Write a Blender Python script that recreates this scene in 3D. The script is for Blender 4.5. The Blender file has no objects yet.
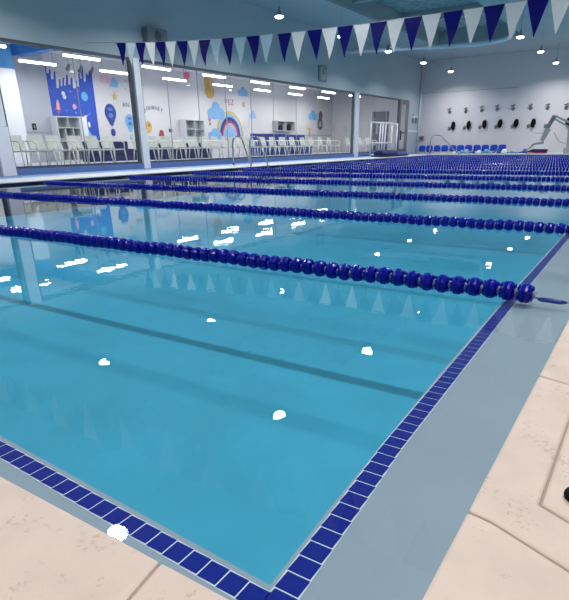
import bpy, bmesh, math, random
import numpy as np
from mathutils import Vector, Matrix
random.seed(7)
S = bpy.context.scene
C = S.collection
PI = math.pi

# ------------------------------------------------------------------ camera, world, exposure
YAW, PITCH, ROLL, F, CY, HC = 0.584962273, 0.408052326, -0.0148426178, 529.632, 374.2, 0.80
def cam_axes():
    fwd = np.array([-math.sin(YAW)*math.cos(PITCH), math.cos(YAW)*math.cos(PITCH), -math.sin(PITCH)])
    r = np.array([math.cos(YAW), math.sin(YAW), 0.0]); u = np.cross(r, fwd)
    c, s = math.cos(ROLL), math.sin(ROLL)
    return c*r+s*u, -s*r+c*u, fwd
RX, UX, FX = cam_axes()
cd = bpy.data.cameras.new('camera'); cam = bpy.data.objects.new('camera', cd); C.objects.link(cam)
m = Matrix.Identity(4)
for i in range(3):
    m[i][0] = RX[i]; m[i][1] = UX[i]; m[i][2] = -FX[i]
m[2][3] = HC
cam.matrix_world = m
cd.sensor_fit = 'AUTO'; cd.sensor_width = 36; cd.lens = F*36/600; cd.shift_y = (CY-300)/600
cd.clip_start = 0.02; cd.clip_end = 200
S.camera = cam
w = bpy.data.worlds.new('world'); S.world = w; w.use_nodes = True
w.node_tree.nodes['Background'].inputs[0].default_value = (0.6, 0.75, 0.9, 1)
w.node_tree.nodes['Background'].inputs[1].default_value = 0.05
S.view_settings.view_transform = 'Standard'; S.view_settings.look = 'None'
S.view_settings.exposure = 0.0; S.view_settings.gamma = 1.0; S.view_settings.use_curve_mapping = False
try:
    S.cycles.max_bounces = 8; S.cycles.transparent_max_bounces = 16
    S.cycles.caustics_reflective = False; S.cycles.caustics_refractive = False
    S.cycles.sample_clamp_indirect = 4.0
except Exception: pass
LAMP_W = 56.0        # each high-bay lamp
LOBBY_W = 29.0        # each linear lamp of the lobby
# second measuring helper: where a sight line meets a wall of the place
def ray(x, y): return FX + RX*(x-284.5)/F + UX*(CY-y)/F
def onx(x, y, X):
    d = ray(x, y); t = X/d[0]; return float(d[1]*t), float(HC+d[2]*t)
def ony(x, y, Y):
    d = ray(x, y); t = Y/d[1]; return float(d[0]*t), float(HC+d[2]*t)

# ------------------------------------------------------------------ materials
def srgb(r, g, b):
    f = lambda c: (c/255/12.92) if c/255 <= 0.04045 else ((c/255+0.055)/1.055)**2.4
    return (f(r), f(g), f(b), 1)
def mat(name, col, rough=0.5, metal=0.0, emit=None, estr=0, noise=0.0, scale=8.0, bump=0.0, spec=0.5):
    mt = bpy.data.materials.new(name); mt.use_nodes = True
    nt = mt.node_tree; b = nt.nodes['Principled BSDF']
    b.inputs['Base Color'].default_value = col; b.inputs['Roughness'].default_value = rough
    b.inputs['Metallic'].default_value = metal
    b.inputs['Specular IOR Level'].default_value = spec
    if emit: b.inputs['Emission Color'].default_value = emit; b.inputs['Emission Strength'].default_value = estr
    tc = nt.nodes.new('ShaderNodeNewGeometry')
    n = nt.nodes.new('ShaderNodeTexNoise'); n.inputs['Scale'].default_value = scale; n.inputs['Detail'].default_value = 5
    nt.links.new(tc.outputs['Position'], n.inputs['Vector'])
    mr = nt.nodes.new('ShaderNodeMapRange')
    mr.inputs['From Min'].default_value = 0.3; mr.inputs['From Max'].default_value = 0.7
    mr.inputs['To Min'].default_value = 1-noise; mr.inputs['To Max'].default_value = 1+noise*0.3
    nt.links.new(n.outputs['Fac'], mr.inputs['Value'])
    mx = nt.nodes.new('ShaderNodeVectorMath'); mx.operation = 'SCALE'
    mx.inputs[0].default_value = col[:3]; nt.links.new(mr.outputs[0], mx.inputs['Scale'])
    nt.links.new(mx.outputs[0], b.inputs['Base Color'])
    if bump:
        bp = nt.nodes.new('ShaderNodeBump'); bp.inputs['Strength'].default_value = bump; bp.inputs['Distance'].default_value = 0.01
        nt.links.new(n.outputs['Fac'], bp.inputs['Height']); nt.links.new(bp.outputs[0], b.inputs['Normal'])
    return mt
M = {}
M['wall'] = mat('wall_paint', srgb(208, 206, 212), 0.55, noise=0.03, scale=0.6)
M['upper'] = mat('upper_wall_paint', srgb(166, 179, 186), 0.6, noise=0.04, scale=0.6)
M['ceil'] = mat('ceiling_paint', srgb(166, 174, 180), 0.7, noise=0.05, scale=0.7)
M['tray'] = mat('tray_paint', srgb(150, 160, 166), 0.7, noise=0.08, scale=0.8)
M['insul'] = mat('insulation', srgb(150, 165, 170), 0.9, noise=0.5, scale=6)
M['lobbywall'] = mat('lobby_wall', srgb(212, 208, 211), 0.6, noise=0.02, scale=0.8)
M['lobbygrey'] = mat('lobby_grey_wall', srgb(176, 179, 190), 0.6, noise=0.03, scale=0.8)
M['lobbyfloor'] = mat('lobby_floor', srgb(150, 155, 165), 0.5, noise=0.05)
M['white'] = mat('white_paint', srgb(228, 230, 238), 0.45, noise=0.02)
M['coping'] = mat('coping_stone', srgb(209, 191, 180), 0.62, noise=0.10, scale=9, bump=0.25)
def coping_nodes(mt):
    nt = mt.node_tree; b = nt.nodes['Principled BSDF']
    sc = [n for n in nt.nodes if n.type == 'VECT_MATH'][0]
    g = [n for n in nt.nodes if n.type == 'NEW_GEOMETRY'][0]
    n2 = nt.nodes.new('ShaderNodeTexNoise'); n2.inputs['Scale'].default_value = 95; n2.inputs['Detail'].default_value = 3
    n3 = nt.nodes.new('ShaderNodeTexNoise'); n3.inputs['Scale'].default_value = 16; n3.inputs['Detail'].default_value = 4
    for n in (n2, n3): nt.links.new(g.outputs['Position'], n.inputs['Vector'])
    mu = nt.nodes.new('ShaderNodeMath'); mu.operation = 'MULTIPLY'
    nt.links.new(n2.outputs['Fac'], mu.inputs[0]); nt.links.new(n3.outputs['Fac'], mu.inputs[1])
    r = nt.nodes.new('ShaderNodeMapRange'); r.inputs['From Min'].default_value = 0.335; r.inputs['From Max'].default_value = 0.42
    r.inputs['To Min'].default_value = 0.0; r.inputs['To Max'].default_value = 0.30
    nt.links.new(mu.outputs[0], r.inputs['Value'])
    mix = nt.nodes.new('ShaderNodeMix'); mix.data_type = 'RGBA'
    nt.links.new(r.outputs[0], mix.inputs[0]); nt.links.new(sc.outputs[0], mix.inputs[6])
    mix.inputs[7].default_value = srgb(130, 112, 103)
    nt.links.new(mix.outputs[2], b.inputs['Base Color'])
coping_nodes(M['coping'])
M['grout'] = mat('deck_grout', srgb(160, 143, 134), 0.8)
M['farcoping'] = mat('far_coping', srgb(190, 196, 200), 0.5, noise=0.05)
M['bluedeck'] = mat('blue_deck_paint', srgb(108, 142, 196), 0.55, noise=0.08, scale=3)
M['bluecurb'] = mat('blue_curb_paint', srgb(92, 122, 176), 0.5, noise=0.08, scale=3)
M['plaster'] = mat('pool_plaster', srgb(132, 150, 163), 0.7, noise=0.05, scale=2.2)
M['floorpl'] = mat('pool_floor_plaster', srgb(60, 158, 186), 0.7, noise=0.10, scale=2.0)
M['tile'] = mat('blue_glazed_tile', srgb(0, 26, 128), 0.6, noise=0.12, scale=14, spec=0.15)
M['tilegrout'] = mat('pale_tile_grout', srgb(190, 205, 214), 0.7)
M['darktile'] = mat('dark_waterline_tile', srgb(14, 24, 60), 0.2)
M['float'] = mat('navy_float_plastic', srgb(1, 18, 150), 0.25, noise=0.05, spec=0.3)
M['spacer'] = mat('white_spacer_plastic', srgb(160, 170, 215), 0.35)
M['steel'] = mat('steel', srgb(170, 175, 180), 0.25, 1.0)
M['cable'] = mat('steel_cable', srgb(110, 120, 140), 0.4, 0.8)
M['navyflag'] = mat('navy_vinyl', srgb(6, 8, 112), 0.6, spec=0.2)
def flagmat(name, col, tr):
    mt = bpy.data.materials.new(name); mt.use_nodes = True; nt = mt.node_tree; nt.nodes.clear()
    o = nt.nodes.new('ShaderNodeOutputMaterial'); d = nt.nodes.new('ShaderNodeBsdfDiffuse'); t = nt.nodes.new('ShaderNodeBsdfTranslucent')
    x = nt.nodes.new('ShaderNodeBsdfTransparent')
    d.inputs[0].default_value = col; t.inputs[0].default_value = col
    a = nt.nodes.new('ShaderNodeMixShader'); a.inputs[0].default_value = 0.45
    b = nt.nodes.new('ShaderNodeMixShader'); b.inputs[0].default_value = tr
    nt.links.new(d.outputs[0], a.inputs[1]); nt.links.new(t.outputs[0], a.inputs[2])
    nt.links.new(a.outputs[0], b.inputs[1]); nt.links.new(x.outputs[0], b.inputs[2]); nt.links.new(b.outputs[0], o.inputs[0])
    return mt
M['whiteflag'] = flagmat('white_vinyl', srgb(236, 236, 236), 0.04)
M['sheerflag'] = flagmat('sheer_vinyl', srgb(215, 230, 240), 0.6)
M['frame'] = mat('window_frame_metal', srgb(120, 124, 132), 0.4, 0.5)
M['darkframe'] = mat('dark_frame', srgb(82, 88, 94), 0.5, 0.2)
M['cream'] = mat('cream_plastic', srgb(238, 238, 232), 0.45)
M['navy'] = mat('navy_fabric', srgb(24, 34, 92), 0.8, noise=0.1)
M['booth'] = mat('blue_vinyl', srgb(28, 52, 140), 0.5)
M['chairblue'] = mat('blue_plastic', srgb(10, 70, 190), 0.4)
M['cubby'] = mat('pale_grey_laminate', srgb(205, 208, 212), 0.5)
M['cubbyin'] = mat('grey_laminate', srgb(176, 182, 184), 0.6)
M['doorgrey'] = mat('dark_grey_door', srgb(88, 88, 104), 0.5)
M['black'] = mat('black_rubber', srgb(6, 6, 7), 0.85, spec=0.2)
M['grey'] = mat('grey_plastic', srgb(120, 124, 130), 0.5)
M['palegrey'] = mat('pale_grey_plastic', srgb(160, 162, 166), 0.5)
M['red'] = mat('red_paint', srgb(200, 40, 48), 0.5)
def emat(name, col, s):
    mt = bpy.data.materials.new(name); mt.use_nodes = True; nt = mt.node_tree; nt.nodes.clear()
    o = nt.nodes.new('ShaderNodeOutputMaterial'); e = nt.nodes.new('ShaderNodeEmission')
    e.inputs[0].default_value = col; e.inputs[1].default_value = s; nt.links.new(e.outputs[0], o.inputs[0]); return mt
M['lens'] = emat('lamp_lens', (1, 0.99, 0.96, 1), 30)
M['tube'] = emat('linear_lamp_lens', (0.97, 0.98, 1, 1), 14)
PAINT = {}
def paint(r, g, b):
    k = (r, g, b)
    if k not in PAINT: PAINT[k] = mat('mural_paint', srgb(r, g, b), 0.6, noise=0.08, scale=3)
    return PAINT[k]
def glassmat(name, ior, tint, rough=0.0, k=1.0, bump=None):
    mt = bpy.data.materials.new(name); mt.use_nodes = True; nt = mt.node_tree; nt.nodes.clear()
    o = nt.nodes.new('ShaderNodeOutputMaterial'); t = nt.nodes.new('ShaderNodeBsdfTransparent'); t.inputs[0].default_value = tint
    g = nt.nodes.new('ShaderNodeBsdfGlossy'); g.inputs['Roughness'].default_value = rough
    f = nt.nodes.new('ShaderNodeFresnel'); f.inputs[0].default_value = ior
    geo = nt.nodes.new('ShaderNodeNewGeometry')
    inv = nt.nodes.new('ShaderNodeMath'); inv.operation = 'SUBTRACT'; inv.inputs[0].default_value = 1
    nt.links.new(geo.outputs['Backfacing'], inv.inputs[1])
    mu = nt.nodes.new('ShaderNodeMath'); mu.operation = 'MULTIPLY'
    nt.links.new(f.outputs[0], mu.inputs[0]); nt.links.new(inv.outputs[0], mu.inputs[1])
    mk = nt.nodes.new('ShaderNodeMath'); mk.operation = 'MULTIPLY'; mk.inputs[1].default_value = k
    nt.links.new(mu.outputs[0], mk.inputs[0])
    mx = nt.nodes.new('ShaderNodeMixShader')
    nt.links.new(mk.outputs[0], mx.inputs[0]); nt.links.new(t.outputs[0], mx.inputs[1]); nt.links.new(g.outputs[0], mx.inputs[2])
    nt.links.new(mx.outputs[0], o.inputs['Surface'])
    if bump:
        mp = nt.nodes.new('ShaderNodeMapping'); mp.inputs['Scale'].default_value = bump[2]
        nt.links.new(geo.outputs['Position'], mp.inputs['Vector'])
        n = nt.nodes.new('ShaderNodeTexNoise'); n.inputs['Scale'].default_value = bump[0]; n.inputs['Detail'].default_value = 2
        nt.links.new(mp.outputs[0], n.inputs['Vector'])
        b = nt.nodes.new('ShaderNodeBump'); b.inputs['Strength'].default_value = 1.0; b.inputs['Distance'].default_value = bump[1]
        n2 = nt.nodes.new('ShaderNodeTexNoise'); n2.inputs['Scale'].default_value = bump[3]; n2.inputs['Detail'].default_value = 2
        nt.links.new(mp.outputs[0], n2.inputs['Vector'])
        ad = nt.nodes.new('ShaderNodeMath'); ad.operation = 'MULTIPLY_ADD'; ad.inputs[1].default_value = bump[4]
        nt.links.new(n2.outputs['Fac'], ad.inputs[0]); nt.links.new(n.outputs['Fac'], ad.inputs[2])
        nt.links.new(ad.outputs[0], b.inputs['Height'])
        nt.links.new(b.outputs[0], g.inputs['Normal']); nt.links.new(b.outputs[0], f.inputs['Normal'])
    return mt
M['glass'] = glassmat('window_glass', 1.5, (0.96, 0.98, 0.98, 1))
M['water'] = glassmat('pool_water', 1.333, (0.97, 0.99, 1, 1), 0.0, 1.0, (1.2, 0.0016, (1, 1, 1), 9.0, 0.2))
nt = M['water'].node_tree
va = nt.nodes.new('ShaderNodeVolumeAbsorption'); va.inputs['Color'].default_value = (0.02, 0.72, 0.86, 1); va.inputs['Density'].default_value = 0.17
nt.links.new(va.outputs[0], [n for n in nt.nodes if n.type == 'OUTPUT_MATERIAL'][0].inputs['Volume'])

# ------------------------------------------------------------------ mesh helpers
def link(name, bm, mt, parent=None, smooth=False, bevel=0):
    me = bpy.data.meshes.new(name); bmesh.ops.recalc_face_normals(bm, faces=bm.faces); bm.to_mesh(me); bm.free()
    for k in (mt if isinstance(mt, (list, tuple)) else [mt]): me.materials.append(M[k] if isinstance(k, str) else k)
    if smooth:
        for p in me.polygons: p.use_smooth = True
    o = bpy.data.objects.new(name, me); C.objects.link(o)
    if parent: o.parent = parent
    if bevel:
        b = o.modifiers.new('bevel', 'BEVEL'); b.width = bevel; b.segments = 2; b.limit_method = 'ANGLE'
    return o
def box(bm, x0, x1, y0, y1, z0, z1, mi=0):
    v = [bm.verts.new((x, y, z)) for x in (x0, x1) for y in (y0, y1) for z in (z0, z1)]
    for q in ((0,1,3,2),(4,6,7,5),(0,4,5,1),(2,3,7,6),(0,2,6,4),(1,5,7,3)):
        f = bm.faces.new([v[i] for i in q]); f.material_index = mi
    return v
def B(*a): bm = bmesh.new(); box(bm, *a); return bm
def boxes(L):
    bm = bmesh.new()
    for a in L: box(bm, *a)
    return bm
def prism(bm, pts, z0, z1, mi=0, axis='z'):
    def P(a, b, c): return {'z': (a, b, c), 'x': (c, a, b), 'y': (a, c, b)}[axis]
    lo = [bm.verts.new(P(a, b, z0)) for a, b in pts]; hi = [bm.verts.new(P(a, b, z1)) for a, b in pts]
    n = len(pts)
    fs = [bm.faces.new(lo), bm.faces.new(hi[::-1])]
    for i in range(n): fs.append(bm.faces.new((lo[i], hi[i], hi[(i+1) % n], lo[(i+1) % n])))
    for f in fs: f.material_index = mi
def tube(bm, pts, r, seg=8, mi=0):
    pts = [Vector(p) for p in pts]; rings = []
    n = len(pts); up0 = Vector((0, 0, 1))
    t0 = (pts[1]-pts[0]).normalized()
    a = t0.cross(up0)
    if a.length < 1e-3: a = t0.cross(Vector((1, 0, 0)))
    a.normalize()
    for i, p in enumerate(pts):
        t = (pts[min(i+1, n-1)]-pts[max(i-1, 0)]).normalized()
        a = (a - t*a.dot(t)).normalized(); b = t.cross(a)
        rr = r[i] if isinstance(r, (list, tuple)) else r
        rings.append([bm.verts.new(p+(a*math.cos(k*2*PI/seg)+b*math.sin(k*2*PI/seg))*rr) for k in range(seg)])
    for i in range(n-1):
        for k in range(seg):
            f = bm.faces.new((rings[i][k], rings[i][(k+1) % seg], rings[i+1][(k+1) % seg], rings[i+1][k])); f.material_index = mi; f.smooth = True
    bm.faces.new(rings[0][::-1]).material_index = mi; bm.faces.new(rings[-1]).material_index = mi
def arc(cx, cz, r, a0, a1, n=8): return [(cx+r*math.cos(a0+(a1-a0)*i/n), cz+r*math.sin(a0+(a1-a0)*i/n)) for i in range(n+1)]
def lathe(bm, prof, axis='z', seg=16, mi=0, c=(0, 0, 0)):
    rings = []
    for h, r in prof:
        ring = []
        for k in range(seg):
            u, v = r*math.cos(k*2*PI/seg), r*math.sin(k*2*PI/seg)
            p = {'z': (u, v, h), 'x': (h, u, v), 'y': (u, h, v)}[axis]
            ring.append(bm.verts.new((p[0]+c[0], p[1]+c[1], p[2]+c[2])))
        rings.append(ring)
    for i in range(len(rings)-1):
        for k in range(seg):
            f = bm.faces.new((rings[i][k], rings[i][(k+1) % seg], rings[i+1][(k+1) % seg], rings[i+1][k])); f.material_index = mi
    bm.faces.new(rings[0][::-1]).material_index = mi; bm.faces.new(rings[-1]).material_index = mi
def struct(name, bm, mt, parent=None, **k):
    o = link(name, bm, mt, parent, **k)
    if not parent: o['kind'] = 'structure'
    return o
def thing(name, label, cat, loc=(0, 0, 0), group=None, rz=0):
    o = bpy.data.objects.new(name, None); C.objects.link(o); o.location = loc; o.rotation_euler = (0, 0, rz)
    o.empty_display_size = 0.1
    return tag(o, label, cat, group)
def tag(o, label, cat, group=None):
    o['label'] = label; o['category'] = cat
    if group: o['group'] = group
    return o
def dup(root, loc=None, rz=None, label=None):
    def cp(o, par):
        c = o.copy(); C.objects.link(c); c.parent = par
        for ch in o.children: cp(ch, c)
        return c
    r = cp(root, None)
    if loc is not None: r.location = loc
    if rz is not None: r.rotation_euler = (0, 0, rz)
    if label: r['label'] = label
    return r
ORD = ['first', 'second', 'third', 'fourth', 'fifth', 'sixth', 'seventh', 'eighth', 'ninth', 'tenth', 'eleventh', 'twelfth', 'thirteenth',
       'fourteenth', 'fifteenth', 'sixteenth', 'seventeenth', 'eighteenth', 'nineteenth', 'twentieth']

# ------------------------------------------------------------------ pool and hall shell
PXL, PXR, PY0, PYF = -13.0, -0.18, 0.505, 37.2     # water outline
XW, YF = -15.0, 40.6                               # window wall, far wall
DZ = 0.10
FLZ = -0.70                                        # pool floor
def ledge_x(y): return float(np.interp(y, [0.5, 0.734, 1.114, 1.354, 3.254, 5.864, 9], [-0.424, -0.438, -0.461, -0.477, -0.526, -0.565, -0.575]))
YL = 0.60                                          # outer edge of the tile row at the near end (nearest corner)
struct('pool_floor', B(PXL, PXR, PY0, PYF, FLZ-0.1, FLZ), 'floorpl')
# side walls under water and the shallow ledge along the near and right edges
bm = bmesh.new()
ys = [0.0, 0.6, 1, 2, 3, 4, 5, 6, 10, 20, 30, PYF]
LIP = 0.070
outer = [(PXR, 0.4)] + [(PXR, PYF)] + [(ledge_x(y)-LIP, y) for y in ys[::-1] if y > 0.7] 
cornx = ledge_x(0.70)-LIP
def back_y(x): return 0.628 - 0.0500*(x+0.55)      # outer edge of near-end tile row
xe = [cornx, -2, -4, PXL]
poly = outer + [(x, back_y(x)+LIP) for x in xe] + [(PXL, 0.4)]
prism(bm, poly, FLZ, -0.062)
struct('pool_ledge', bm, 'plaster')
# tile rows set in the ledge
bm = bmesh.new()
y = 0.640
P = 0.0556
tw = 0.058
while y < PYF-0.1:
    xa, xb = ledge_x(y+P/2), ledge_x(y+P/2)-tw
    box(bm, xb, xa, y+0.002, y+P-0.002, -0.066, -0.0602)
    y += P
x = ledge_x(0.64)-tw-0.002
while x > PXL+0.1:
    yb = back_y(x-P/2)
    box(bm, x-P+0.002, x-0.002, yb, yb+0.052, -0.066, -0.0602)
    x -= P
box(bm, ledge_x(0.6)-tw, ledge_x(0.6), back_y(-0.5)-0.0, 0.637, -0.066, -0.0602)
struct('pool_tile_band', bm, 'tile')
bm = bmesh.new()
gy = [0.62, 1.114, 1.354, 3.254, 5.864, 9, PYF-0.1]
for a, b in zip(gy[:-1], gy[1:]): prism(bm, [(ledge_x(a)+0.003, a), (ledge_x(b)+0.003, b), (ledge_x(b)-tw-0.003, b), (ledge_x(a)-tw-0.003, a)], -0.066, -0.0610)
prism(bm, [(-0.42, back_y(-0.42)-0.003), (PXL+0.1, back_y(PXL+0.1)-0.003), (PXL+0.1, back_y(PXL+0.1)+0.055), (-0.42, back_y(-0.42)+0.055)], -0.066, -0.0610)
struct('tile_grout_bed', bm, 'tilegrout')
struct('pool_wall_left', boxes([(PXL-0.2, PXL, 0.4, PYF+0.2, FLZ-0.1, 0.045)]), 'darktile')
struct('pool_wall_far', boxes([(PXL-0.2, PXR+0.2, PYF, PYF+0.2, FLZ-0.1, 0.045)]), 'darktile')
# water: one closed body
wo = link('pool_water', B(PXL, PXR+0.002, PY0-0.002, PYF, FLZ-0.02, 0.0), 'water')
wo['kind'] = 'structure'
# far decks
bm = bmesh.new(); prism(bm, [(-13.7, 0.0), (-13.7, 0.12), (-13.06, 0.078), (PXL, 0.066), (PXL, 0.045), (PXL-0.2, 0.045), (PXL-0.2, 0.0)], 0.0, 37.3, axis='y'); struct('pool_coping_left', bm, 'farcoping')
struct('deck_left', B(XW-0.3, -13.7, -6, YF, -0.2, 0.12), 'bluedeck')
struct('trim_1', B(-15.02, -14.93, 9.0, 38.6, 0.12, 0.29), 'bluecurb')
struct('pool_coping_far', B(-13.7, 4, PYF, 37.9, 0.045, 0.12), 'farcoping', bevel=0.015)
struct('floor', boxes([(-13.7, 4, 37.9, YF, -0.2, 0.12)]), 'farcoping')
# near deck: precast coping pieces and slabs over a grout bed
bm = bmesh.new()
prism(bm, [(-13.7, -6), (4, -6), (4, 37.3), (-0.17, 37.3), (-0.17, 0.495), (-13.7, 0.495)], -0.2, DZ-0.005)
struct('deck_bed', bm, 'grout')
def slab(pts, top=DZ, name='deck_slab'):
    bm = bmesh.new(); prism(bm, pts, -0.10, top)
    return struct(name, bm, 'coping', bevel=0.007)
G = 0.0022
def seam_y(x): return 0.950 - (x+0.175)*0.37 + 0.02*math.sin((x+0.175)*20)*0
slab([(PXR, 0.953), (-0.13, 0.944), (-0.06, 0.914), (0.018, 0.880), (1.2, 0.42), (1.2, 0.93), (-0.002, 1.022), (-0.06, 1.051), (-0.056, 1.74-G), (PXR, 1.775-G)], name='coping_slab')
slab([(-0.060+G*2, 1.055), (0.0, 1.024+G), (1.2, 0.934), (4, 0.9), (4, 3.4), (-0.055+G*2, 3.4)])
yy = 1.775
k = 0
while yy < 37:
    y2 = min(yy+0.82, 37.3)
    slab([(PXR, yy+G), (-0.056, (yy-0.035 if k == 0 else yy)+G), (-0.056, y2-G), (PXR, y2-G)], name='coping_slab'); yy = y2; k += 1
yy = 3.4
while yy < 37:
    y2 = min(yy+2.4, 37.3); slab([(-0.052, yy+G*2), (4, yy+G*2), (4, y2-G), (-0.052, y2-G)]); yy = y2
slab([(PXR, 0.949), (-0.13, 0.940), (-0.06, 0.910), (0.018, 0.876), (1.2, 0.415), (1.2, -0.3), (-0.53, -0.3), (-0.592, 0.40), (-0.612, PY0), (PXR, PY0)], name='coping_slab')
slab([(-0.616, PY0), (-0.596, 0.40), (-0.535, -0.3), (-2.6, -0.3), (-2.6, PY0)], name='coping_slab')
xx = -2.604
while xx > -13: slab([(xx, PY0), (xx, -0.3), (xx-1.9, -0.3), (xx-1.9, PY0)], name='coping_slab'); xx -= 1.904
# hall walls and ceiling
CZ, TZ = 6.0, 6.75
GT = 3.48          # top of the window openings
struct('wall_left', boxes([(XW-0.25, XW, -6, YF+0.2, GT, CZ), (XW-0.25, XW, 38.62, YF+0.2, 0.0, GT), (XW-0.25, XW, -6, 4.6, 0.0, GT)]), 'upper')
struct('wall_far', B(XW, 4.2, YF, YF+0.25, 0.0, CZ), 'wall')
struct('wall_right', B(4, 4.2, -6, YF, 0.0, CZ), 'wall')
struct('wall_back', B(XW, 4.2, -6.2, -6, 0.0, CZ), 'wall')
# ceiling soffit with a raised tray (rounded corner at the far right)
X0, X1, Y1 = -12.2, -7.4, 35.3
bm = bmesh.new()
R = 1.8
curve = [(X1-R+R*math.cos(a), Y1-R+R*math.sin(a)) for a in [i*PI/2/10 for i in range(11)]]
box(bm, XW, X0, -6, YF, CZ, CZ+0.1)
prism(bm, [(X1, -6), (4, -6), (4, YF), (X0, YF), (X0, Y1)] + curve[::-1], CZ, CZ+0.1)
struct('ceiling', bm, 'ceil')
bm = bmesh.new()
edge = [(X0, -6), (X0, Y1)] + curve[::-1] + [(X1, -6)]
for a, b in zip(edge[:-1], edge[1:]):
    v = [bm.verts.new((a[0], a[1], CZ+0.1)), bm.verts.new((b[0], b[1], CZ+0.1)), bm.verts.new((b[0], b[1], TZ)), bm.verts.new((a[0], a[1], TZ))]
    bm.faces.new(v)
struct('trim_2', bm, 'tray')
struct('trim_3', B(X0-0.1, X1+0.1, -6, Y1+0.1, TZ, TZ+0.1), 'insul')
PIPE = 1
bm = bmesh.new()
tube(bm, [(-14.88, 28.34, 5.2), (-12.0, 29.3, 5.2), (-9.6, 30.1, 5.19), (-8.4, 30.2, 5.17), (-7.7, 30.2, 5.19), (-7.27, 30.2, 5.24), (-7.02, 30.2, 5.33), (-6.91, 30.2, 5.47), (-6.89, 30.2, 5.67), (-6.89, 30.2, 5.97)], 0.095, 10)
duct = tag(link('air_pipe', bm, 'white'), 'white pipe under the ceiling that bends up into it at its right end', 'pipe')
for i, yb in enumerate((6, 12, 18, 24, 29.5)):
    struct('ceiling_beam', B(X0, X1, yb, yb+0.35, CZ+0.3, TZ), 'tray')
# corner pipe, horizontal chair rail on end of left wall
bm = bmesh.new(); tube(bm, [(-14.93, 40.5, 0.12), (-14.93, 40.5, CZ)], 0.07); struct('trim_5', bm, 'white')
struct('trim_6', B(XW, XW+0.03, 38.62, 40.45, 1.55, 1.63), 'white')
struct('trim_7', B(XW+0.1, -8.5, YF-0.02, YF, 4.0, 4.03), 'palegrey')

# ------------------------------------------------------------------ window wall
LZ = 0.29
def pillar(y0, y1, n):
    t = bpy.data.objects.new('pillar', None); C.objects.link(t); t.location = (XW+0.02, (y0+y1)/2, 0.12); t['kind'] = 'structure'
    h = (y1-y0)/2
    link('lower_casing', B(-0.20, 0.06, -h, h, 0, 1.245), 'white', t, bevel=0.01)
    link('upper_casing', B(-0.20, 0.045, -h+0.02, h-0.02, 1.255, GT-0.12), 'white', t, bevel=0.01)
pillar(8.75, 9.15, 1); pillar(13.9, 14.2, 2); pillar(30.25, 30.75, 3)
def window(n, y0, y1, muls, z0=LZ):
    t = bpy.data.objects.new('window_%d' % n, None); C.objects.link(t); t.location = (XW, y0, z0); t['kind'] = 'structure'
    H = GT-z0; W = y1-y0
    link('window_frame', boxes([(-0.16, -0.02, 0, 0.07, 0, H), (-0.16, -0.02, W-0.07, W, 0, H), (-0.16, -0.02, 0.07, W-0.07, 0, 0.06), (-0.17, -0.0, 0.07, W-0.07, H-0.07, H)]), 'darkframe' if n < 5 else 'frame', t)
    ed = [0.07] + [m_-y0 for m_ in muls] + [W-0.07]
    for a, b in zip(ed[:-1], ed[1:]):
        link('pane', B(-0.10, -0.088, a+0.006, b-0.006, 0.06, H-0.07), 'glass', t)
    for m_ in muls:
        link('mullion', B(-0.105, -0.083, m_-y0-0.012, m_-y0+0.012, 0.06, H-0.07), 'palegrey', t)
window(1, 4.6, 8.75, [6.8])
window(2, 9.15, 13.9, [11.7])
window(3, 14.2, 30.25, [15.55, 17.15, 18.8, 20.5, 22.2, 24.15, 26.2, 28.15])
window(4, 30.75, 37.0, [33.0, 35.0])
t = bpy.data.objects.new('door_1', None); C.objects.link(t); t.location = (XW, 37.0, 0.12); t['kind'] = 'structure'
link('door_frame', boxes([(-0.16, 0, 0, 0.22, 0, 3.36), (-0.16, 0, 1.4, 1.62, 0, 3.36), (-0.16, 0, 0.22, 1.4, 3.1, 3.36)]), 'frame', t)
link('door_rail', boxes([(-0.1, -0.04, 0.22, 1.4, 0, 0.35), (-0.1, -0.04, 0.22, 1.4, 1.3, 1.4)]), 'frame', t)
link('door_pane', B(-0.08, -0.06, 0.22, 1.4, 0.35, 3.1), 'glass', t)
link('door_handle', B(-0.04, 0.05, 0.35, 0.40, 0.9, 1.5), 'steel', t)

# ------------------------------------------------------------------ lobby shell
XB = -22.0; LC = 4.45; LE = 40.5
struct('lobby_floor', B(XB, XW-0.02, 3.5, LE, 0.0, LZ), 'lobbyfloor')
struct('lobby_ceiling', B(XB, XW-0.25, 3.5, LE, LC, LC+0.1), 'white')
struct('lobby_wall_left', boxes([(XB-0.2, XB, 15.6, LE, LZ, LC)]), 'lobbywall')
struct('lobby_grey_wall', boxes([(XB-0.2, XB, 3.5, 15.6, LZ, LC)]), 'lobbygrey')
struct('lobby_wall_far', B(XB, XW-0.25, LE, LE+0.2, LZ, LC), 'lobbywall')
struct('lobby_wall_back', B(XB, XW-0.25, 3.3, 3.5, LZ, LC), 'lobbywall')
struct('trim_8', boxes([(XB, XB+0.02, 14.2, 15.5, 1.42, 1.46), (XB, XB+0.02, 36.5, LE, 1.42, 1.46)]), 'palegrey')
YC = onx(27, 135, -21.4)[0]
struct('lobby_column', B(XB, -21.4, 3.5, YC, LZ, 3.62), 'white')
struct('lobby_column_cap', B(XB, -21.4, 3.5, YC, 3.62, LC), paint(95, 170, 232))
struct('lobby_bulkhead', B(-21.4, XW-0.5, YC, YC+0.4, onx(8, 55, -21.4)[1], LC), paint(44, 120, 190))
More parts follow.
